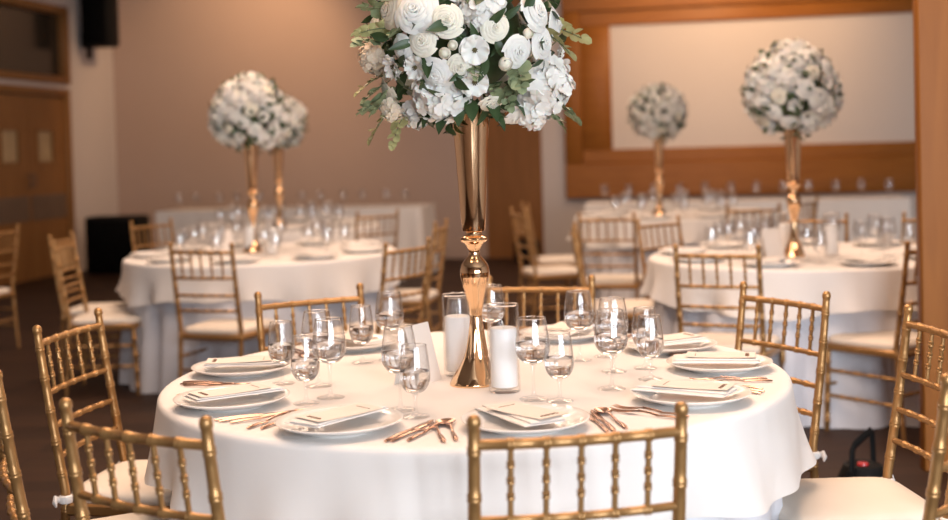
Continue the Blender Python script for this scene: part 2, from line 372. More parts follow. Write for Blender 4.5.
# ------------------------------------------------------------------ banquet chair
def off(z):                                             # how far the back post stands forward of its top
    if z < 0.44: return 0.035 + 0.035 * (z / 0.44)
    u = min(1, (z - 0.44) / 0.48)
    return 0.07 * (1 - u) ** 1.15
HW = 0.188
def ringed(a, b, r, nodes, n=10, seg=None, cap=True, bulge=0.002):
    """points and radii of a turned rod with bamboo rings between a and b"""
    a = Vector(a); b = Vector(b); L = (b - a).length
    ts = {0.0, 1.0}
    for q in nodes:
        for d in (-.0075, -.0055, -.002, 0, .002, .0055, .0075): ts.add(min(1, max(0, q + d / L)))
    ts = sorted(ts); rad = []
    for t in ts:
        rr = r
        for q in nodes:
            d = abs(t - q) * L
            if d < 0.0065: rr = max(rr, r + bulge * (1.0 if 0.001 < d else 0.3))
        rad.append(rr)
    return [a + (b - a) * t for t in ts], rad
def make_chair():
    root = thing('banquet_chair')                       # faces +x; the post tops stand over the origin
    for s in (1, -1):
        mb = MB(); pts = []; rad = []
        zn = [0.10, 0.20, 0.30, 0.40, 0.50, 0.59, 0.68, 0.77, 0.855]
        zs = sorted({i * 0.0307 for i in range(30)} | {max(0, min(.905, q + d)) for q in zn for d in (-.0085, -.006, -.0025, 0, .0025, .006, .0085)})
        for z in zs:
            r = 0.0108 + 0.0022 * sin(min(1, z / 0.92) * pi)
            for q in zn:
                d = abs(z - q)
                if d < 0.0072: r += 0.0017 * (1.0 if d > .001 else .3)
            pts.append((off(z), -s * HW, z)); rad.append(r)
        for z, r in ((.899, .0112), (.9005, .0128), (.906, .0132), (.912, .0126), (.918, .0095), (.9205, .005)):
            if z > zs[-1]: pts.append((off(z), -s * HW, z)); rad.append(r)
        mb.tube(pts, rad, 12).build('back_post', M['gold'], root)
    def rail(z, r, bow, nodes):
        ps, rd = ringed((0, -HW, 0), (0, HW, 0), r, nodes)
        ps = [Vector((off(z) - bow * (1 - (p.y / HW) ** 2), p.y, z)) for p in ps]
        return MB().tube(ps, rd, 10)
    SPX = [(-0.125 + 0.0625 * i) for i in range(5)]
    nd = [(y + HW) / (2 * HW) for y in SPX]
    mid = [i / 10 for i in range(1, 10)]
    def dense(nodes): return sorted(nodes)
    rail(0.866, 0.0100, 0.018, nd).build('top_rail', M['gold'], root)
    for z in (0.727, 0.632, 0.547): rail(z, 0.0084, 0.018, nd).build('back_rail', M['gold'], root)
    for y in SPX:
        bow = 0.018 * (1 - (y / HW) ** 2)
        ps, rd = ringed((off(.73) - bow, y, 0.73), (off(.864) - bow, y, 0.864), 0.0056, [0.3, 0.52, 0.74], bulge=0.0022)
        MB().tube(ps, rd, 8).build('spindle', M['gold'], root)
    # seat frame, cushion, ties
    x0, x1 = 0.07, 0.445
    sf = MB()
    cr = [(x0, -HW), (x1, -0.205), (x1, 0.205), (x0, HW)]
    for (p, q) in zip(cr, cr[1:] + cr[:1]):
        a = Vector((*p, 0.402)); b = Vector((*q, 0.402)); c = (a + b) / 2; d = b - a
        sf.box(c, (d.length, 0.026, 0.034), 0.006, Matrix.Rotation(math.atan2(d.y, d.x), 3, 'Z'))
    sf.build('seat_frame', M['gold'], root)
    cu = MB()
    def prof(z):                                        # rounded pad: inset as a function of height
        return z
    lv = [(0.0, 0.012), (0.010, 0.0), (0.026, 0.0), (0.037, 0.010), (0.043, 0.035), (0.046, 0.10)]
    N = 40
    rings = []
    for h, ins in lv:
        ids = []
        for k in range(N):
            a = 2 * pi * k / N; ca, sa = cos(a), sin(a); e = 0.28
            px = math.copysign(abs(ca) ** e, ca); py = math.copysign(abs(sa) ** e, sa)
            X = 0.2625 + px * (0.203 - ins); wd = 0.198 + 0.012 * (X - 0.26) / 0.2
            ids.append(len(cu.v)); cu.v.append((X, py * (wd - ins), 0.412 + h))
        rings.append(ids)
    for A, B in zip(rings, rings[1:]):
        for k in range(N): k2 = (k + 1) % N; cu.f.append((A[k], A[k2], B[k2], B[k]))
    cu.f.append(tuple(reversed(rings[0]))); cu.f.append(tuple(rings[-1]))
    cu.build('cushion', M['cushion'], root, auto=60)
    for s in (1, -1):
        t = MB(); t.lathe([(0.014, -0.012), (0.0195, -0.009), (0.0205, 0), (0.0195, 0.009), (0.014, 0.012)], 14, (off(.45), s * HW, 0.430))
        t.tube([(off(.45) - .012, s * (HW + .012), .430), (off(.45) - .02, s * (HW + .022), .434), (off(.45) - .018, s * (HW + .030), .426), (off(.45) - .012, s * (HW + .033), .415)], [.007, .013, .012, .004], 8, flat=(1, .6))
        t.build('cushion_tie', M['ribbon'], root)
    for s in (1, -1):
        ps, rd = ringed((x1 + .012, s * .204, 0.0), (x1 - .003, s * .204, 0.390), 0.0135, [0.12, 0.36, 0.6, 0.84])
        rd[0] = .011
        MB().tube(ps, rd, 10).build('front_leg', M['gold'], root)
    def bar(a, b, nm): 
        ps, rd = ringed(a, b, 0.0085, [.2, .4, .6, .8]); MB().tube(ps, rd, 8).build(nm, M['gold'], root)
    for z in (0.17, 0.29):
        for s in (1, -1): bar((off(z), s * HW, z), (x1 + .01 - z * .03, s * .204, z), 'stretcher')
    bar((x1 + .004, -.204, .22), (x1 + .004, .204, .22), 'stretcher')
    bar((off(.22), -HW, .22), (off(.22), HW, .22), 'stretcher')
    return root
chair0 = make_chair(); _cu = [False]
def chair(x, y, ang, label, group):
    o = chair0 if not _cu[0] else copy_tree(chair0, None, None if group == GM else 'cushion_tie')
    _cu[0] = True
    return tag(place(o, x, y, 0, RAD(ang)), label, 'chair', group)
GM = 'gold chairs around the front table'
chair(0.174, 2.178, 99.6, 'gold spindle-back chair at the front, cut by the bottom edge, back to the camera', GM)
chair(-0.647, 2.302, 57.3, 'gold spindle-back chair at front left, its back across the lower left corner', GM)
chair(-1.208, 3.668, -9.2, 'gold chair with cream seat at left of the front table, facing right', GM)
chair(-1.155, 2.93, 25, 'gold chair at the far left edge, only a slice of its back in frame', GM)
chair(-0.575, 4.277, -60.4, 'gold chair at the back of the front table, left of the vase, behind glasses', GM)
chair(0.228, 4.47, -104, 'gold chair behind the front table, just right of the tall vase', GM)
chair(0.970, 3.927, 208.6, 'gold chair with orange-lit rails at right rear of the front table', GM)
chair(1.201, 3.231, 183.9, 'gold chair at right of the front table, whole cream seat in view', GM)
chair(1.03, 2.55, 140, 'gold chair at the lower right edge, its post nearest the right border', GM)
GB = 'gold chairs around the tables behind'
chair(-1.47, 6.65, 70, 'gold chair with its back to the camera before the left rear table', GB)
chair(-2.455, 7.42, 2, 'gold chair facing right at the left end of the left rear table', GB)
chair(-2.62, 7.86, -2, 'gold chair half hidden behind the right-facing one at left rear table', GB)
chair(-3.42, 9.0, 165, 'gold chair at the left edge by the wooden door', GB)
chair(-2.42, 9.3, -35, 'gold chair beside the black floor box behind the left rear table', GB)
chair(-0.35, 6.42, 147, 'gold chair right of the left rear table, back toward the camera', GB)
chair(-0.22, 8.1, 170, 'gold chair seen side on between left rear table and tall vase', GB)
chair(0.33, 9.45, 14, 'gold chair facing right in the open floor just right of the tall vase', GB)
chair(0.42, 10.4, 5, 'farther gold chair facing right before the brown wood bay', GB)
chair(0.58, 7.3, -6, 'gold chair seen edge on left of the right rear table', GB)
chair(1.15, 7.80, -50, 'gold chair facing the camera behind the left side of right rear table', GB)
chair(0.90, 8.5, 75, 'gold chair with back to camera before the far right table', GB)
chair(1.085, 5.6, 66, 'gold chair with back to the camera before the right rear table', GB)
chair(2.07, 5.61, 124, 'gold chair with cream seat half hidden by the wooden pillar', GB)
chair(2.12, 7.75, -110, 'gold chair behind the right rear table, right of its vase', GB)
chair(-0.76, 9.75, 128, 'gold chair glimpsed past the right end of the left rear table', GB)
chair(2.05, 9.15, 84, 'gold chair far behind the vase of the right rear table', GB)
chair(2.68, 10.0, 142, 'gold chair far back at right, below the screen edge', GB)
chair(2.75, 7.5, -145, 'gold chair at right behind the right rear table, near the pillar', GB)

# ------------------------------------------------------------------ tables with cloths
TZ = 0.76
def cloth_wave(a, ph, fr):
    return sum(am * sin(f * a + p) for (f, am), p in zip(fr, ph))
def make_table(cx, cy, seed, where, R=0.838, drop=0.215, fold=1.25):
    r2 = random.Random(seed)
    # long underskirt to the floor
    fr = [(9, .4), (17, .9), (26, .8), (37, .35)]; ph = [r2.uniform(0, 6.28) for _ in fr]
    def fs(u, v):
        a = 2 * pi * u
        if v < 0.04: return (cos(a) * (R - .001) * v / .04, sin(a) * (R - .001) * v / .04, .7545)
        w = (v - .04) / .96; z = .7505 * (1 - w) + .004
        rr = R - .028 * min(1, w * 9) + .055 * max(0, w - .2) + cloth_wave(a, ph, fr) * 0.026 * max(0, min(1, (w - .25) * 2.6))
        return (rr * cos(a), rr * sin(a), z)
    u = MB().grid(fs, 220, 26, True)
    sk = u.build('tablecloth', M['skirt'], loc=(cx, cy, 0), auto=80)
    tag(sk, 'long pale underskirt falling to the floor on ' + where, 'tablecloth', 'floor-length underskirts')
    # overlay with a short drop and stepped hem
    fr2 = [(5, .5), (11, .8), (19, .8), (29, .3)] if fold < 2 else [(7, .5), (13, .8), (23, .8), (31, .5)]; ph2 = [r2.uniform(0, 6.28) for _ in fr2]
    rows = [('t', 0), ('t', .3), ('t', .7), ('t', .96), ('t', .985)] + [('e', q / 5) for q in range(1, 6)] + [('d', q / 12) for q in range(1, 13)]
    N = 240
    o = MB()
    for kind, q in rows:
        for i in range(N):
            a = 2 * pi * i / N; w = cloth_wave(a, ph2, fr2)
            if kind == 't': rr = max(.0005, (R - .006) * q); z = TZ
            elif kind == 'e': b = q * pi / 2; rr = R - .006 + .018 * sin(b); z = TZ - .018 * (1 - cos(b))
            else:
                hm = drop * (1 + 0.10 * sin(4 * a + ph2[0]) + 0.05 * sin(9 * a + ph2[1]))
                z = TZ - .018 - q * (hm - .018)
                rr = R + .012 + q * 0.026 + w * fold * (0.003 * q + 0.011 * q * q)
            o.v.append((rr * cos(a), rr * sin(a), z))
    for j in range(len(rows) - 1):
        for i in range(N):
            i2 = (i + 1) % N; o.f.append((j * N + i, (j + 1) * N + i, (j + 1) * N + i2, j * N + i2))
    ov = o.build('table_overlay', M['cloth'], loc=(cx, cy, 0), auto=80)
    tag(ov, 'white short-drop overlay cloth on ' + where, 'tablecloth', 'short overlay cloths')
MC = (-0.013, 3.415)
LC = (-1.35, 7.85); KC = (1.79, 6.72); LLC = (-1.66, 10.7); KKC = (1.72, 10.85)
WL, WK = 'the left rear round table', 'the right rear round table'
WLL, WKK = 'the farther round table on the left', 'the farther round table on the right'
make_table(*MC, 1, 'the front round table')
make_table(*LC, 2, WL, fold=1.7); make_table(*KC, 3, WK, fold=1.7); make_table(*LLC, 4, WLL, fold=1.7); make_table(*KKC, 5, WKK, fold=1.7)

# two long tables along the back wall
def long_table(c, L, D, rz, where):
    per = 2 * (L + D); N = 300; o = MB()
    def perim(u):
        d = u * per
        for (a, b, l) in (((-L / 2, -D / 2), (L / 2, -D / 2), L), ((L / 2, -D / 2), (L / 2, D / 2), D), ((L / 2, D / 2), (-L / 2, D / 2), L), ((-L / 2, D / 2), (-L / 2, -D / 2), D)):
            if d <= l: q = d / l; dx, dy = (b[0] - a[0]) / l, (b[1] - a[1]) / l; return (a[0] + dx * d, a[1] + dy * d, dy, -dx)
            d -= l
        return (-L / 2, -D / 2, 0, -1)
    rows = [(0, 0), (.5, 0), (1, 0)] + [(1, q / 8) for q in range(1, 9)]
    for f, q in rows:
        for i in range(N):
            x, y, nx, ny = perim(i / N)
            w = (sin(i / N * per * 21) * .6 + sin(i / N * per * 33 + 1) * .5) * .022 * q + .03 * q
            o.v.append((x * f + nx * w, y * f + ny * w, TZ - q * .755))
    for j in range(len(rows) - 1):
        for i in range(N): i2 = (i + 1) % N; o.f.append((j * N + i, (j + 1) * N + i, (j + 1) * N + i2, j * N + i2))
    cl = o.build('tablecloth', M['cloth'], loc=(*c, 0), auto=70); cl.rotation_euler = (0, 0, rz)
    tag(cl, 'long white cloth to the floor on the table ' + where, 'tablecloth', 'cloths of the long tables')
long_table((-2.05, 14.3), 3.1, 0.75, RZ, 'at the back wall on the left')
long_table((2.85, 13.2), 3.3, 0.75, RZ, 'below the projection screen')

# ------------------------------------------------------------------ tableware prototypes
def make_plate():
    r = [(0, .004), (.075, .004), (.078, 0), (.084, 0), (.086, .005), (.105, .009), (.130, .017), (.1425, .0235), (.1435, .025), (.142, .0262), (.128, .0205), (.104, .0135), (.098, .0098), (.09, .0085), (0, .0085)]
    return MB().lathe(r, 64).build('dinner_plate', M['china'], auto=70)
def make_napkin():
    root = thing('folded_napkin')                       # long axis along x (outer end at +x), lies on the plate
    mb = MB(); L, Wd = 0.235, 0.105
    def pad(z0, th, dx, dy, w, l):                      # a soft flat pad with rounded long sides, closed ends
        NU, NV = 12, 24
        def fn(u, v):
            x = (v - .5) * l; a = 2 * pi * u; c, q = cos(a), sin(a)
            y = math.copysign(abs(c) ** .35, c) * w / 2; z = math.copysign(abs(q) ** .6, q) * th / 2
            e = min(1, min(v, 1 - v) * 22 + .25); k = 1 + .04 * sin(v * 9 + dx * 300)
            return (x + dx, y * (1 - .02 * (1 - e)) + dy + .0015 * sin(v * 6), z0 + th / 2 + z * e * k - .001 * (1 - e))
        o = len(mb.v); mb.grid(fn, 32, NV, True)
        mb.f.append(tuple(o + q for q in range(31, -1, -1))); mb.f.append(tuple(o + NV * 32 + q for q in range(32)))
    pad(.0003, .0062, 0, 0, Wd, L); pad(.0061, .005, .003, .008, Wd * .84, L * .98)
    mb.build('napkin_cloth', M['napkin'], root, auto=35)
    return root
def make_menu(flour=True):
    root = thing('menu_card')
    mb = MB(); L, Wd = 0.185, 0.090
    mb.grid(lambda u, v: ((u - .5) * L, (v - .5) * Wd, .0012 + .004 * (2 * u - 1) ** 2 * .5), 10, 2)
    mb.grid(lambda u, v: ((u - .5) * L, (.5 - v) * Wd, .0002 + .004 * (2 * u - 1) ** 2 * .5), 10, 2)
    mb.build('card', M['paper'], root, smooth=True)
    ink = MB()                                          # small scroll ornament near the diner's end and thin lines of print
    def zz(x): return .0017 + .004 * (2 * (x / L)) ** 2 * .5
    for k in range(4):
        y0 = -.018 + k * .012; x0 = L / 2 - .022
        ink.tube([(x0 + .005 * cos(q * 1.05), y0 + .005 * sin(q * 1.05), zz(x0)) for q in range(5)], .0009, 5)
    ink.tube([(L / 2 - .022 + .003 * sin(q), -.026 + q * .0026, zz(L / 2 - .022)) for q in range(21)], .0007, 5)
    ink.build('printed_ornament', M['ink'], root)
    ink = MB(); x0 = -L / 2 + .024
    ink.tube([(x0, -.024, zz(x0)), (x0, .024, zz(x0))], .0006, 4)
    ink.build('printed_heading', M['ink'], root)
    return root
def flat_strip(mb, pts, th):
    """pts: (x, halfwidth, z) outline along x, extruded"""
    n = len(pts); o = len(mb.v)
    for (x, w, z) in pts:
        mb.v += [(x, -w, z), (x, -w * .8, z + th), (x, w * .8, z + th), (x, w, z)]
    for i in range(n - 1):
        a = o + i * 4; b = a + 4
        for k in range(4): k2 = (k + 1) % 4; mb.f.append((a + k, b + k, b + k2, a + k2))
    mb.f.append((o, o + 1, o + 2, o + 3)); mb.f.append((o + n * 4 - 1, o + n * 4 - 2, o + n * 4 - 3, o + n * 4 - 4))
def handle(mb, x0, x1, z=.004):                         # slender tapered handle toward +x
    ps = [(x0 + (x1 - x0) * q / 8, 0, z + .002 * sin(q / 8 * pi)) for q in range(9)]
    rd = [.0032 + .0016 * (q / 8) for q in range(9)]; rd[-1] = .003
    mb.tube(ps, rd, 8, flat=(.7, 1.25))
def make_knife(L=.225):
    mb = MB(); h = L / 2
    flat_strip(mb, [(-h, .001, .002), (-h + .012, .0055, .002), (-h + .04, .0088, .002), (-h + .09, .0085, .002), (-h + .115, .004, .0025)], .0016)
    handle(mb, -h + .11, h); return mb.build('table_knife', M['copper'])
def make_spoon(L=.205):
    mb = MB(); h = L / 2; A, B = .031, .0205
    def top(u, v):
        a = 2 * pi * u; r = v
        x = -h + A + A * r * cos(a); y = B * r * sin(a) * (1 - .12 * cos(a)); return (x, y, .0025 + .0065 * r * r)
    def bot(u, v):
        a = -2 * pi * u; r = v
        x = -h + A + A * r * cos(a); y = B * r * sin(a) * (1 - .12 * cos(a)); return (x, y, .0012 + .0068 * r * r)
    mb.grid(top, 28, 6, True); mb.grid(bot, 28, 6, True)
    mb.tube([(-h + 2 * A - .003, 0, .009), (-h + 2 * A + .012, 0, .0105), (-h + 2 * A + .035, 0, .0075), (0.03, 0, .005)], [.004, .003, .0028, .0034], 8)
    handle(mb, .028, h, .004); return mb.build('spoon', M['copper'])
def make_fork(L=.20):
    mb = MB(); h = L / 2
    for k in range(4):
        y = -.0085 + k * .00567
        mb.tube([(-h, y, .0085), (-h + .012, y, .0055), (-h + .03, y, .0042), (-h + .05, y * .95, .0062)], [.0006, .0011, .0013, .0016], 6)
    flat_strip(mb, [(-h + .047, .0105, .0050), (-h + .060, .0105, .0062), (-h + .072, .006, .0082), (-h + .085, .003, .0092)], .0022)
    mb.tube([(-h + .08, 0, .0105), (-h + .11, 0, .0085), (.03, 0, .005)], [.003, .0028, .0033], 8)
    handle(mb, .028, h, .004); return mb.build('fork', M['copper'])
def glass_profile(hgt, stem, foot, rmax, rrim, zmax, th=.0011):
    """outer then inner wall of a stemmed glass"""
    o = [(0, 0), (foot * .97, 0), (foot, .0012), (foot * .9, .003), (foot * .5, .0055), (.0062, .0105), (.0042, .02), (.0038, stem * .6), (.0044, stem * .85), (.0075, stem)]
    zb = stem; hb = hgt - stem; body = []
    for i in range(1, 15):
        q = i / 14; z = zb + hb * q; zm = (zmax - zb) / hb
        if q < zm: r = rmax * sqrt(max(0, 1 - ((zm - q) / zm) ** 1.85)) 
        else: e = (q - zm) / (1 - zm); r = rmax + (rrim - rmax) * (e ** 1.7)
        body.append((max(r, .009), z))
    inn = [(r - th, z) for r, z in reversed(body)]
    inn[0] = (rrim - th, hgt)
    return o + body[:-1] + [(rrim - .0002, hgt - .0006), (rrim - th * .5, hgt + .0003)] + inn[:-1] + [(.004, stem + .0045), (0, stem + .0035)], body
def rim_ring(r, z, t=.0010):
    mb = MB(); n = 40
    mb.grid(lambda u, v: ((r + t * cos(2 * pi * v)) * cos(2 * pi * u), (r + t * cos(2 * pi * v)) * sin(2 * pi * u), z + t * sin(2 * pi * v)), n, 8, True)
    return mb
def make_glass(name, args, level, m_glass):
    root = thing(name)
    pr, body = glass_profile(*args)
    ks = 10                                             # outer profile below the bowl
    MB().lathe(pr[:ks] + [(0, args[1] + .0012)], 40).build('stem_and_foot', M['sglass'], root, auto=60)
    MB().lathe([(.0, args[1])] + pr[ks:], 40).build('bowl', m_glass, root, auto=60)
    if m_glass is M['tglass']: rim_ring(args[4] - .0005, args[0]).build('rim', M['glass'], root)
    if level:
        hgt, stem = args[0], args[1]; zl = stem + (hgt - stem) * level
        wp = [(0, stem + .0036), (.004, stem + .0046)]
        for i, (r, z) in enumerate(body):
            if z < zl: wp.append((r - .0010, z))
        r0 = None
        for (ra, za), (rb, zb2) in zip(body, body[1:]):
            if za <= zl <= zb2: r0 = ra + (rb - ra) * (zl - za) / (zb2 - za)
        wp += [((r0 or .03) - .0010, zl), (0, zl)]
        MB().lathe(wp, 40).build('water', M['water'], root, auto=50)
    return root
WINE = (.201, .085, .036, .0430, .0335, .124)
GOB = (.168, .052, .033, .0362, .0290, .092)
def trumpet_profile():
    pts = [(0, 0), (.0610, 0), (.0618, .004), (.0600, .010), (.0545, .024), (.0445, .044), (.0340, .066), (.0270, .095), (.0215, .130), (.0175, .165), (.0160, .182), (.0170, .190),
           (.0190, .205), (.0260, .240), (.0340, .268), (.0385, .288), (.0390, .300), (.0350, .317), (.0250, .331), (.0165, .339), (.0145, .345), (.0145, .354), (.0180, .362), (.0240, .371), (.0270, .375), (.0345, .378), (.0370, .3825), (.0345, .388), (.0260, .391), (.0225, .395), (.0215, .402),
           (.0245, .405), (.0300, .406), (.0308, .412), (.0330, .44), (.0375, .52), (.0430, .62), (.0490, .70), (.0525, .735), (.0515, .736), (.0480, .70), (.0420, .62), (.0365, .52), (.030, .42), (0, .418)]
    return pts
def make_vase():
    root = thing('trumpet_vase')
    mb = MB(); n = 72; pr = trumpet_profile()
    dense = []
    for (a, b) in zip(pr, pr[1:]):
        k = 3 if b[1] < .33 and b[1] > a[1] else 1
        for q in range(k): t = q / k; dense.append((a[0] + (b[0] - a[0]) * t, a[1] + (b[1] - a[1]) * t))
    dense.append(pr[-1])
    mb.lathe(dense, n)
    vs = []
    for (x, y, z) in mb.v:                              # swirled flutes on the foot, upright flutes on the baluster
        r = sqrt(x * x + y * y)
        if r > .004:
            a = math.atan2(y, x); k = 1.0
            if .012 < z < .17: e = sin((z - .012) / .158 * pi); k = 1 + .06 * e * sin(7 * a + z * 22)
            elif .20 < z < .285: e = sin((z - .20) / .085 * pi); k = 1 + .04 * e * abs(sin(8 * a))
            x *= k; y *= k
        if 0 <= z < .14: x -= .013 * (1 - z / .14) ** 2      # the foot sweeps to one side
        vs.append((x, y, z))
    mb.v = vs
    mb.build('vase_body', M['vase'], root, auto=50)
    return root
def make_candle_vase():
    o, i, h = .0405, .0375, .222
    root = thing('candle_cylinder')
    rim_ring((o + i) / 2, h, .0019).build('rim', M['glass'], root)
    MB().lathe([(0, 0), (o - .003, 0), (o, .003), (o, h - .001), (o - .0015, h), (i, h - .001), (i, .016), (i - .003, .013), (0, .013)], 48).build('glass_wall', M['cglass'], root, auto=50)
    return root
def make_candle():
    root = thing('pillar_candle'); r, h = .0345, .150
    MB().lathe([(0, 0), (r - .002, 0), (r, .002), (r, h - .006), (r - .002, h - .001), (r - .006, h + .001), (r * .6, h - .002), (.006, h - .005), (0, h - .005)], 40).build('wax', M['wax'], root, auto=60)
    MB().tube([(0, 0, h - .007), (.0005, 0, h + .006), (-.001, .001, h + .015)], .0013, 6).build('wick', M['wick'], root)
    return root
def make_tent():
    mb = MB(); h, w, d, t = .155, .115, .080, .0015
    for s in (1, -1):
        a = Vector((0, s * d / 2, 0)); b = Vector((0, s * .0004, h)); n = Vector((0, -s * h, -d / 2)).normalized() * t
        vs = [a + Vector((-w / 2, 0, 0)), a + Vector((w / 2, 0, 0)), b + Vector((w / 2, 0, 0)), b + Vector((-w / 2, 0, 0))]
        vs += [v + n for v in vs]
        for v in vs: v.z = max(v.z, 0)
        mb.add(vs, [(0, 1, 2, 3), (7, 6, 5, 4), (0, 4, 5, 1), (1, 5, 6, 2), (2, 6, 7, 3), (3, 7, 4, 0)])
    return mb.build('tent_card', M['paper'], smooth=False)
PRO = dict(plate=make_plate(), napkin=make_napkin(), menu=make_menu(), knife=make_knife(), spoon=make_spoon(), fork=make_fork(),
           wine=make_glass('wine_glass', WINE, .47, M['tglass']), goblet=make_glass('water_goblet', GOB, .48, M['tglass']),
           fwine=make_glass('wine_glass', WINE, 0, M['fglass']), fgoblet=make_glass('water_goblet', GOB, 0, M['fglass']),
           vase=make_vase(), cvase=make_candle_vase(), candle=make_candle(), tent=make_tent())
_used = set(); CLEAR = ('wine', 'goblet', 'fwine', 'fgoblet', 'cvase')    # clear feet rest a hair above the weave
def dup(kind, x, y, z, rz=0.0):
    o = PRO[kind] if kind not in _used else copy_tree(PRO[kind])
    _used.add(kind)
    return place(o, x, y, z + (.0009 if kind in CLEAR else 0), rz)

# ------------------------------------------------------------------ front table settings
PLACES = [  # angle about the table, plate radius, name, napkin turn, wine (x, y), goblet (x, y)
    (-80.5, .680, 'the front centre place', 18, (.133, 3.050), (.195, 3.015)),
    (-115.5, .705, 'the front left-of-centre place', -12, (-.190, 2.965), (-.150, 2.885)),
    (-151.0, .690, 'the left place behind the front-left chair', 4, (-.378, 3.140), (-.431, 3.075)),
    (169.8, .672, 'the leftmost rear place', 10, (-.428, 3.300), (-.532, 3.350)),
    (126.5, .640, 'the rear place left of the vase', 0, (-.262, 3.690), (-.343, 3.650)),
    (64.0, .660, 'the rear place right of the vase', 0, (.042, 3.800), (-.060, 3.800)),
    (27.5, .660, 'the right rear place', 0, (.292, 3.585), (.372, 3.640)),
    (-2.5, .670, 'the rightmost place', -6, (.369, 3.395), (.461, 3.430)),
    (-40.0, .680, 'the front right place', 8, (.337, 3.154), (.452, 3.265)),
]
for ang, pr, nm, tw, wg, gg in PLACES:
    a = RAD(ang); ux, uy = cos(a), sin(a); tx, ty = -sin(a), cos(a)
    def P(r, t): return (MC[0] + ux * r + tx * t, MC[1] + uy * r + ty * t)
    px, py = P(pr, 0)
    tag(dup('plate', px, py, TZ, a), 'white china dinner plate with napkin and menu at ' + nm, 'plate', 'plates on the front table')
    nx, ny = P(pr - .012, -.012)
    n = tag(dup('napkin', nx, ny, TZ + .0262, a + RAD(tw)), 'folded white linen napkin on the plate at ' + nm, 'napkin', 'napkins on the front table')
    mx, my = P(pr + .006, .004)
    tag(dup('menu', mx, my, TZ + .0378, a + RAD(tw * 1.7)), 'cream menu card on the folded napkin at ' + nm, 'card', 'menu cards on the front table')
    for k, (t, r) in enumerate(((.162, .672), (.180, .668))):
        x, y = P(r, t); tag(dup('knife', x, y, TZ, a + RAD(rnd.uniform(-3, 3))), ('inner' if k == 0 else 'outer') + ' copper table knife right of the plate at ' + nm, 'knife', 'knives on the front table')
    x, y = P(.660, .206); tag(dup('spoon', x, y, TZ, a + RAD(rnd.uniform(-4, 4))), 'copper soup spoon right of the knives at ' + nm, 'spoon', 'spoons on the front table')
    for k, (t, r) in enumerate(((-.164, .668), (-.196, .676))):
        x, y = P(r, t); tag(dup('fork', x, y, TZ, a + RAD(rnd.uniform(-3, 3))), ('inner' if k == 0 else 'outer') + ' copper fork left of the plate at ' + nm, 'fork', 'forks on the front table')
    tag(dup('wine', *wg, TZ, rnd.uniform(0, 6)), 'tall wine glass of water at ' + nm, 'glass', 'wine glasses on the front table')
    tag(dup('goblet', *gg, TZ, rnd.uniform(0, 6)), 'short-stemmed water goblet at ' + nm, 'glass', 'goblets on the front table')
VP = (-0.004, 3.275)
tag(dup('vase', *VP, TZ, 0), 'tall rose-gold trumpet vase at the centre of the front table', 'vase', 'trumpet vases')
tag(dup('cvase', .064, 3.16, TZ), 'glass candle cylinder right of the gold vase on the front table', 'candle holder', 'candle cylinders')
tag(dup('cvase', -.056, 3.41, TZ), 'glass candle cylinder left of the gold vase on the front table', 'candle holder', 'candle cylinders')
tag(dup('candle', .064, 3.16, TZ + .0145, .5), 'unlit white pillar candle right of the gold vase', 'candle', 'pillar candles')
tag(dup('candle', -.056, 3.41, TZ + .0145, 2), 'unlit white pillar candle left of the gold vase', 'candle', 'pillar candles')
tag(dup('tent', -.165, 3.33, TZ, RAD(60)), 'blank cream tent card left of the candles on the front table', 'card', 'tent cards')

# ------------------------------------------------------------------ flowers
def make_rose(seed, m, openness=1.0, n=36):
    r2 = random.Random(seed); mb = MB()
    for i in range(n):
        f = i / (n - 1); a0 = i * 2.39996 + r2.uniform(-.25, .25)
        R0 = .06 + .84 * f ** 1.25; top = .95 - .58 * f ** 1.4; wd = 1.75 - .95 * f
        close = .45 * max(0, 1 - f * 1.7); curl = (.10 + .42 * f ** 1.3) * openness; tw = r2.uniform(-.08, .08)
        def fn(u, v, R0=R0, top=top, wd=wd, curl=curl, a0=a0, tw=tw, f=f, close=close):
            s = (u - .5) * 2; a = a0 + s * wd * (0.3 + .7 * sin(min(1, v * 1.3) * pi / 2))
            rad = R0 * (.25 + .75 * sin(v * pi / 2)) * (1 - close * v ** 3) * (1 + .07 * s) + curl * v ** 3
            h = -.35 + (top + .35) * min(1, v * 1.18) ** .85 * (1 - .14 * s * s * v) - curl * .9 * max(0, v - .72) * 2.2 + tw * s * v + .03 * sin(4 * s + a0) * v
            return (rad * cos(a), rad * sin(a), h)
        mb.grid(fn, 7, 6)
    mb.lathe([(.0, .66), (.12, .62), (.26, .4), (.34, 0), (.2, -.35), (0, -.4)], 10)
    return mb.build('rose', m, auto=180)
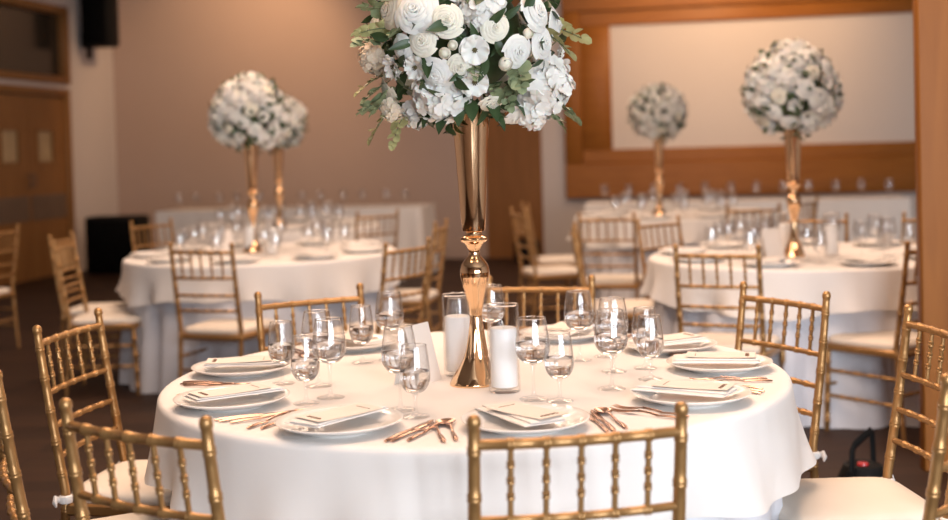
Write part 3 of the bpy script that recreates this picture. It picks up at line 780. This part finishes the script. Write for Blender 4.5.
def make_lisi(seed, m):
    r2 = random.Random(seed)
    mb = MB()
    for L in range(2):
        for i in range(5):
            a0 = i * 2 * pi / 5 + L * .62 + r2.uniform(-.1, .1); tilt = (.22 if L == 0 else .52) + r2.uniform(-.08, .08); sc = (1.0 - .14 * L) * r2.uniform(.88, 1.08); ph = r2.uniform(0, 6)
            def fn(u, v, a0=a0, tilt=tilt, sc=sc, ph=ph):
                s = (u - .5) * 2; w = .66 * sin(min(1, .12 + v * .95) * pi * .62) ; rr = v * sc * (1 - .16 * s * s)
                y = s * w * sc * .86; h = tilt * rr ** 1.3 + .13 * sin(5 * s + ph) * v * v + .05 * sin(11 * s + ph) * v ** 3 + .10 * s * s * v - .12 * max(0, v - .7)
                return (rr * cos(a0) - y * sin(a0), rr * sin(a0) + y * cos(a0), h + .05)
            mb.grid(fn, 8, 6)
    o = mb.build('lisianthus', m, auto=180)
    c = MB(); c.lathe([(0, .05), (.13, .06), (.15, .12), (.10, .20), (0, .24)], 12)
    for k in range(7):
        a = k * .9; c.tube([(.05 * cos(a), .05 * sin(a), .1), (.16 * cos(a), .16 * sin(a), .30)], [.025, .04], 5)
    c.build('flower_eye', M['stamen'], o)
    return o
def make_hydrangea(seed, m, n=95):
    r2 = random.Random(seed); mb = MB()
    for i in range(n):
        z = 1 - 1.25 * (i + .5) / n; th = i * 2.39996; r = sqrt(max(0, 1 - z * z))
        d = Vector((r * cos(th), r * sin(th), z)) * r2.uniform(.82, 1.10)
        nrm = (d.normalized() + Vector((r2.uniform(-.55, .55), r2.uniform(-.55, .55), r2.uniform(-.55, .55)))).normalized()
        R = nrm.to_track_quat('Z', 'Y').to_matrix() @ Matrix.Rotation(r2.uniform(0, 6.28), 3, 'Z'); sz = r2.uniform(.20, .27)
        for k in range(4):
            a0 = k * pi / 2; cup = r2.uniform(.0, .22)
            def fn(u, v, a0=a0, cup=cup):
                s = (u - .5) * 2; w = .62 * sin((.1 + .9 * v) * pi * .72); y = s * w; x = v * (1 - .1 * s * s)
                p = Vector((x * cos(a0) - y * sin(a0), x * sin(a0) + y * cos(a0), cup * v * v - .12 * s * s * v)) * sz
                return tuple(R @ p + d * 1.0)
            mb.grid(fn, 4, 3)
    mb.lathe([(0, .8), (.45, .66), (.75, .28), (.82, -.1), (.7, -.4), (0, -.5)], 16)
    return mb.build('hydrangea', m, auto=180)
def make_bud(seed, m):
    mb = MB()
    mb.lathe([(0, -.6), (.35, -.55), (.72, -.15), (.80, .2), (.62, .6), (.3, .85), (0, .92)], 14)
    for k in range(4):
        a0 = k * 1.7
        def fn(u, v, a0=a0):
            a = a0 + (u - .5) * 2.2; z = -.5 + 1.45 * v; r = .84 * sin(min(1, .15 + .75 * v) * pi * .80) + .04 + .03 * k
            return (r * cos(a), r * sin(a), z)
        mb.grid(fn, 6, 6)
    return mb.build('bud', m, auto=180)
def leaf_patch(mb, base, direction, nrm, L, Wd, pointed=True, curl=.15):
    d = Vector(direction).normalized(); n = Vector(nrm); n = (n - d * n.dot(d)).normalized(); s_ = d.cross(n); base = Vector(base)
    def fn(u, v):
        s = (u - .5) * 2
        w = (sin(v * pi) ** .8 * (1 - .35 * v) if pointed else sqrt(max(0, 1 - (2 * v - 1) ** 2))) 
        return tuple(base + d * (L * v) + s_ * (s * Wd * .5 * w) + n * (abs(s) * w * Wd * .12 - curl * L * v * v))
    mb.grid(fn, 4, 6)
def make_sprig(seed, n=4, L=.070, lw=.036, m='leaf_e'):
    """eucalyptus: round leaves in pairs on an arching stem along +x"""
    r2 = random.Random(seed); root = bpy.data.objects
    stem = MB(); ps = [Vector((L * q / 6, 0, -.25 * L * (q / 6) ** 2)) for q in range(7)]
    stem.tube(ps, [.0017 - .0001 * q for q in range(7)], 5)
    so = stem.build('eucalyptus_sprig', M['stem'])
    lv = MB()
    for i in range(n):
        q = .08 + .92 * i / (n - 1); p = Vector((L * q, 0, -.25 * L * q * q))
        for s in (1, -1):
            d = Vector((.5 + .2 * r2.random(), s * 1.0, r2.uniform(-.3, .4)))
            sz = lw * (1.05 - .35 * q) * r2.uniform(.72, 1.2)
            leaf_patch(lv, p, d, (r2.uniform(-.4, .4), r2.uniform(-.4, .4), 1), sz * 1.05, sz, False, .1)
    leaf_patch(lv, ps[-1], (1, 0, -.3), (0, .2, 1), lw * .8, lw * .7, False)
    lv.build('leaves', M[m], so, auto=180)
    return so
FL = dict(
    rose_w=[make_rose(1, M['petal_w']), make_rose(2, M['petal_w'], 1.3)], rose_c=[make_rose(3, M['petal_c'], .8), make_rose(4, M['petal_c'], 1.1)], rose_p=[make_rose(5, M['petal_p'], 1.1)],
    lisi=[make_lisi(6, M['petal_w']), make_lisi(7, M['petal_w'])], hyd=[make_hydrangea(8, M['petal_w']), make_hydrangea(9, M['petal_w'])], hyd_p=[make_hydrangea(10, M['petal_p'])],
    bud=[make_bud(11, M['petal_c'])], euc=[make_sprig(12), make_sprig(13, 4, .062, .038)], eucy=[make_sprig(14, 5, .078, .032, 'leaf_y')])
_fu = set()
def flower(kind, parent, pos, direction, r, spin, v=0):
    src = FL[kind][v % len(FL[kind])]
    if src.name in _fu: o = copy_tree(src)
    else: o = src; _fu.add(src.name)
    o.parent = parent
    q = Vector(direction).to_track_quat('X' if kind.startswith('euc') else 'Z', 'Y')
    o.rotation_mode = 'QUATERNION'
    if kind.startswith('euc'): o.rotation_quaternion = q @ Vector((1, 0, 0)).to_track_quat('X', 'Y').inverted() @ __import__('mathutils').Quaternion((1, 0, 0), spin)
    else: o.rotation_quaternion = q @ __import__('mathutils').Quaternion((0, 0, 1), spin)
    o.location = pos; o.scale = (r, r, r)
    return o
def foliage(parent, R, n, seed, l0=.055, l1=.085, r0=.66, r1=.93):
    r2 = random.Random(seed); mb = MB()
    for i in range(n):
        z = 1 - 2 * (i + .5) / n; th = i * 2.39996; rr = sqrt(1 - z * z)
        d = Vector((rr * cos(th), rr * sin(th), z))
        t = d.cross(Vector((r2.uniform(-1, 1), r2.uniform(-1, 1), r2.uniform(-1, 1)))).normalized()
        leaf_patch(mb, d * R * r2.uniform(r0, r1), t * .7 + d * r2.uniform(.15, .9), d + t * r2.uniform(-.4, .4), r2.uniform(l0, l1), r2.uniform(.024, .038), True, .2)
    k = MB()                                            # the leaves grow out of a ball of wet foam wrapped in leaf
    mb.lathe([(R * .62 * sin(q * pi / 10), -R * .62 * cos(q * pi / 10)) for q in range(11)], 20)
    for k in range(9):                                  # stems going down into the vase
        a = k * 2.4; q = .018 * sqrt(k / 9)
        mb.tube([(q * cos(a), q * sin(a), -R * .6), (q * .8 * cos(a), q * .8 * sin(a), -R - .03)], .003, 5)
    return mb.build('foliage', M['leaf_d'], parent, auto=180)

# the large arrangement on the front table: blossoms where the photo shows them, then the hidden sides
BC = Vector((VP[0] - .010, VP[1], TZ + .921)); RB = .243
bq = thing('bouquet', BC)
K = 388.0; seen = []
def on_ball(px, py, bulge=1.0):
    u, v = (px - 469) / K, (26 - py) / K
    q = sqrt(u * u + v * v); lim = RB * .97
    if q > lim: d = Vector((u, -.06, v)).normalized(); return Vector((u, -.03, v)), d
    d = Vector((u, -sqrt(RB * RB - u * u - v * v), v)); return d * bulge, d.normalized()
LIST = [('rose_c', 453, 21, 15), ('rose_w', 424, 10, 18), ('rose_c', 498, 28, 13), ('rose_c', 429, 39, 12.5), ('lisi', 479, 49, 16.5), ('lisi', 421, 63, 15), ('lisi', 398, 60, 15),
        ('rose_w', 441, 69, 13), ('rose_c', 464, 63, 11), ('lisi', 478, 79, 17), ('rose_w', 520, 50, 14), ('bud', 508, 62, 8.5), ('rose_w', 409, 43, 11), ('rose_c', 393, 82, 12), ('hyd', 441, 97, 30),
        ('hyd', 544, 80, 36), ('hyd', 535, 104, 22), ('hyd', 487, 5, 26), ('rose_w', 538, 12, 17), ('hyd_p', 379, 47, 19), ('rose_c', 494, 99, 11), ('rose_w', 521, 106, 16), ('rose_p', 398, 6, 15), ('bud', 415, 22, 7), ('bud', 450, 51, 7), ('bud', 458, 44, 6),
        ('rose_w', 545, 42, 14), ('hyd', 420, 104, 18), ('rose_w', 466, -16, 15), ('rose_w', 440, -18, 16), ('lisi', 515, -22, 17), ('hyd', 405, -22, 24), ('rose_c', 535, -30, 14), ('hyd', 470, -48, 26),
        ('bud', 531, 33, 6.5), ('rose_w', 560, 20, 13), ('hyd_p', 395, 100, 15), ('lisi', 562, 50, 14), ('rose_c', 380, 20, 12)]
for i, (kd, x, y, r) in enumerate(LIST):
    hy = kd.startswith('hyd'); pos, d = on_ball(x, y, .86 if hy else .97)
    seen.append(d)
    rr = r / K * (.90 if not hy else .86)
    flower(kd, bq, pos, d + Vector((rnd.uniform(-.12, .12), 0, rnd.uniform(-.12, .12))), rr, rnd.uniform(0, 6), i)
nfill = 52; kinds = ['rose_w', 'hyd', 'rose_c', 'lisi', 'rose_w', 'hyd', 'rose_w', 'lisi', 'rose_c']
def fill(parent, R, n, seed, seen, skip_bottom=-.80, cosmin=.90, kinds=kinds):
    r2 = random.Random(seed)
    for i in range(n):
        z = 1 - 2 * (i + .5) / n; th = i * 2.39996 + seed; rr = sqrt(1 - z * z); d = Vector((rr * cos(th), rr * sin(th), z))
        if z < skip_bottom or any(d.dot(s) > cosmin for s in seen): continue
        kd = kinds[(i * 5 + seed) % len(kinds)]
        r = {'hyd': .062, 'rose_w': .037, 'rose_c': .033, 'lisi': .046}[kd] * r2.uniform(.88, 1.12)
        flower(kd, parent, d * R * (.86 if kd == 'hyd' else .96), d, r, r2.uniform(0, 6), i)
fill(bq, RB, nfill, 3, seen)
foliage(bq, RB, 330, 5, .05, .08, .72, 1.03)
for i, (kd, x, y, dx, dy, dz, sc) in enumerate([
        ('eucy', 560, 22, 1, .35, -.15, 1.15), ('eucy', 556, 30, 1, .1, -.55, 1.0), ('euc', 556, 96, 1, .0, -.5, 1.0), ('euc', 523, 66, .1, -.9, -.75, .95), ('euc', 508, 88, .2, -.9, -.8, .8),
        ('eucy', 396, 98, -.8, -.2, -.65, 1.15), ('euc', 398, 84, -.9, -.2, -.45, 1.0), ('eucy', 392, 22, -1, -.1, .05, 1.0), ('euc', 396, 6, -1, -.2, .4, 1.0), ('eucy', 386, 66, -1, -.2, -.35, .9),
        ('euc', 478, 66, .15, -1, -.5, .6), ('eucy', 405, 108, -.5, -.4, -.85, .9), ('euc', 540, -20, 1, 0, .4, 1), ('euc', 384, 34, -.8, -.5, .1, 1.0), ('euc', 390, 74, -.8, -.5, -.3, .95), ('euc', 384, 92, -.9, -.3, -.2, .9), ('euc', 403, 28, -.5, -.9, .1, .7), ('euc', 550, 104, .8, -.2, -.6, .9), ('euc', 500, 84, -.2, -1, -.3, .6)]):
    pos, d = on_ball(x, y, .93)
    flower(kd, bq, pos, Vector((dx, dy, dz)), sc, rnd.uniform(-.6, .6), i)
ff = MB()                                               # broad dark leaves hanging under the flowers
for i in range(22):
    a = i * 2.39996; e = rnd.uniform(.45, .95); d = Vector((cos(a) * e, sin(a) * e, -1)).normalized()
    leaf_patch(ff, d * RB * .86, Vector((cos(a), sin(a), -.9)), Vector((cos(a), sin(a), .7)), rnd.uniform(.07, .10), rnd.uniform(.034, .048), True, .2)
ff.build('hanging_leaves', M['leaf_d'], bq, auto=180)
tag(bq, 'large ball of white roses, hydrangea and eucalyptus on the front gold vase', 'bouquet', 'flower balls on trumpet vases')

# smaller balls on the tables behind
RS = .235
b2 = thing('bouquet')
fill(b2, RS, 70, 11, [], -.85, kinds=['hyd', 'rose_w', 'hyd', 'lisi', 'rose_c', 'hyd', 'rose_w', 'hyd', 'lisi'])
foliage(b2, RS, 330, 9, .045, .070, .80, 1.06)
for i in range(14):
    z = 1 - 2 * (i + .5) / 14; th = i * 2.39996; rr = sqrt(1 - z * z); d = Vector((rr * cos(th), rr * sin(th), z))
    flower('euc', b2, d * RS * .80, d + Vector((.3, .2, -.2)), .62, i * 1.1, i)
far = [(LC, 'the left rear table', .98, 1.2, (-1.417, 7.95)), (KC, 'the right rear table', 1.0, 4.0, (1.70, 6.62)), (LLC, 'the farther left table', .98, 2.4, (-1.66, 10.6)), (KKC, 'the farther right table', .98, 5.3, (1.61, 10.80))]
for i, (c, wh, sc, rz, vp) in enumerate(far):
    o = b2 if i == 0 else copy_tree(b2)
    place(o, vp[0], vp[1], TZ + .885, rz); o.scale = (sc,) * 3
    tag(o, 'ball of white flowers and greenery above the gold vase on ' + wh, 'bouquet', 'flower balls on trumpet vases')
    tag(dup('vase', *vp, TZ, (0, .4, -.3, .2)[i]), 'slim gold trumpet vase standing on ' + wh, 'vase', 'trumpet vases')

# ------------------------------------------------------------------ settings on the tables behind
def far_setting(c, a0, wh, napkins=True, extra=True):
    wines, gobs, plates, naps = [], [], [], []
    for k in range(9):
        a = RAD(a0 + 40 * k); ux, uy = cos(a), sin(a)
        plates.append(dup('plate', c[0] + ux * .67, c[1] + uy * .67, TZ, a))
        if napkins: naps.append(dup('napkin', c[0] + ux * .66, c[1] + uy * .66, TZ + .0262, a + RAD(8)))
        b = a + RAD(15); wines.append(dup('fwine', c[0] + cos(b) * .42, c[1] + sin(b) * .42, TZ))
        b = a + RAD(22); gobs.append(dup('fgoblet', c[0] + cos(b) * .52, c[1] + sin(b) * .52, TZ))
    rank_labels(plates, '{} white plate from the left on ' + wh, 'plate', 'plates on ' + wh)
    rank_labels(wines, '{} tall wine glass from the left on ' + wh, 'glass', 'wine glasses on ' + wh)
    rank_labels(gobs, '{} short goblet from the left on ' + wh, 'glass', 'goblets on ' + wh)
    if napkins: rank_labels(naps, '{} folded napkin from the left on ' + wh, 'napkin', 'napkins on ' + wh)
    if extra:
        for s, nm in ((-1, 'left'), (1, 'right')):
            x, y = c[0] + s * .09, c[1] - .03 - s * .12
            tag(dup('cvase', x, y, TZ), 'glass candle cylinder %s of the vase on %s' % (nm, wh), 'candle holder', 'candle cylinders')
            tag(dup('candle', x, y, TZ + .0145), 'white pillar candle %s of the vase on %s' % (nm, wh), 'candle', 'pillar candles')
        tag(dup('tent', c[0] - .22, c[1] - .12, TZ, RAD(20)), 'cream tent card left of the vase on ' + wh, 'card', 'tent cards')
far_setting(LC, -93, WL); far_setting(KC, -120, WK)
far_setting(LLC, -75, WLL, False, False); far_setting(KKC, -70, WKK, False, False)
for c, L, wh in (((-2.05, 14.3), 3.1, 'the long table at left'), ((2.85, 13.2), 3.3, 'the long table below the screen')):
    ws = []
    for k in range(12):
        d = -L / 2 + .2 + k * (L - .4) / 11; p = Vector((*c, 0)) + E1 * d - E2 * (.16 + .10 * (k % 2))
        ws.append(dup('fwine', p.x, p.y, TZ))
    rank_labels(ws, '{} wine glass from the left on ' + wh, 'glass', 'wine glasses on ' + wh)

# ------------------------------------------------------------------ black uplight on the floor at right
ul = thing('floor_uplight', (1.455, 4.72, 0), RAD(48))
MB().box((0, 0, .012), (.18, .18, .024), .006).build('base_plate', M['black'], ul)
bd = MB(); bd.lathe([(0, .024), (.088, .024), (.098, .04), (.092, .09), (.072, .135), (.058, .140), (.05, .134), (0, .132)], 28)
bd.build('lamp_body', M['black'], ul)
for k in range(6): pass
yk = MB()
ps = [(-.094, 0, .01), (-.098, 0, .10), (-.088, 0, .205), (-.070, 0, .222), (.0, 0, .238), (.070, 0, .250), (.088, 0, .238), (.098, 0, .10), (.094, 0, .01)]
yk.tube(ps, .012, 8, flat=(.7, 1.5)); yk.build('yoke_handle', M['black'], ul)
MB().lathe([(0, .133), (.022, .134), (.020, .142), (0, .144)], 16).build('red_indicator', M['red'], ul)
MB().tube([(-.103, -.0, .12), (-.118, 0, .12)], .014, 12).build('tilt_knob', M['black'], ul)
tag(ul, 'small black floor uplight with a yoke handle and red lens beside the pillar', 'light fixture')
bg = thing('equipment_case', (0.62, 15.0, 0), RZ)
MB().box((0, 0, .13), (.30, .24, .26), .03).build('case_body', M['black'], bg)
MB().tube([(-.06, 0, .255), (-.05, 0, .30), (.05, 0, .30), (.06, 0, .255)], .010, 8).build('carry_handle', M['black'], bg)
tag(bg, 'small black equipment case on the floor before the brown wood bay', 'case')
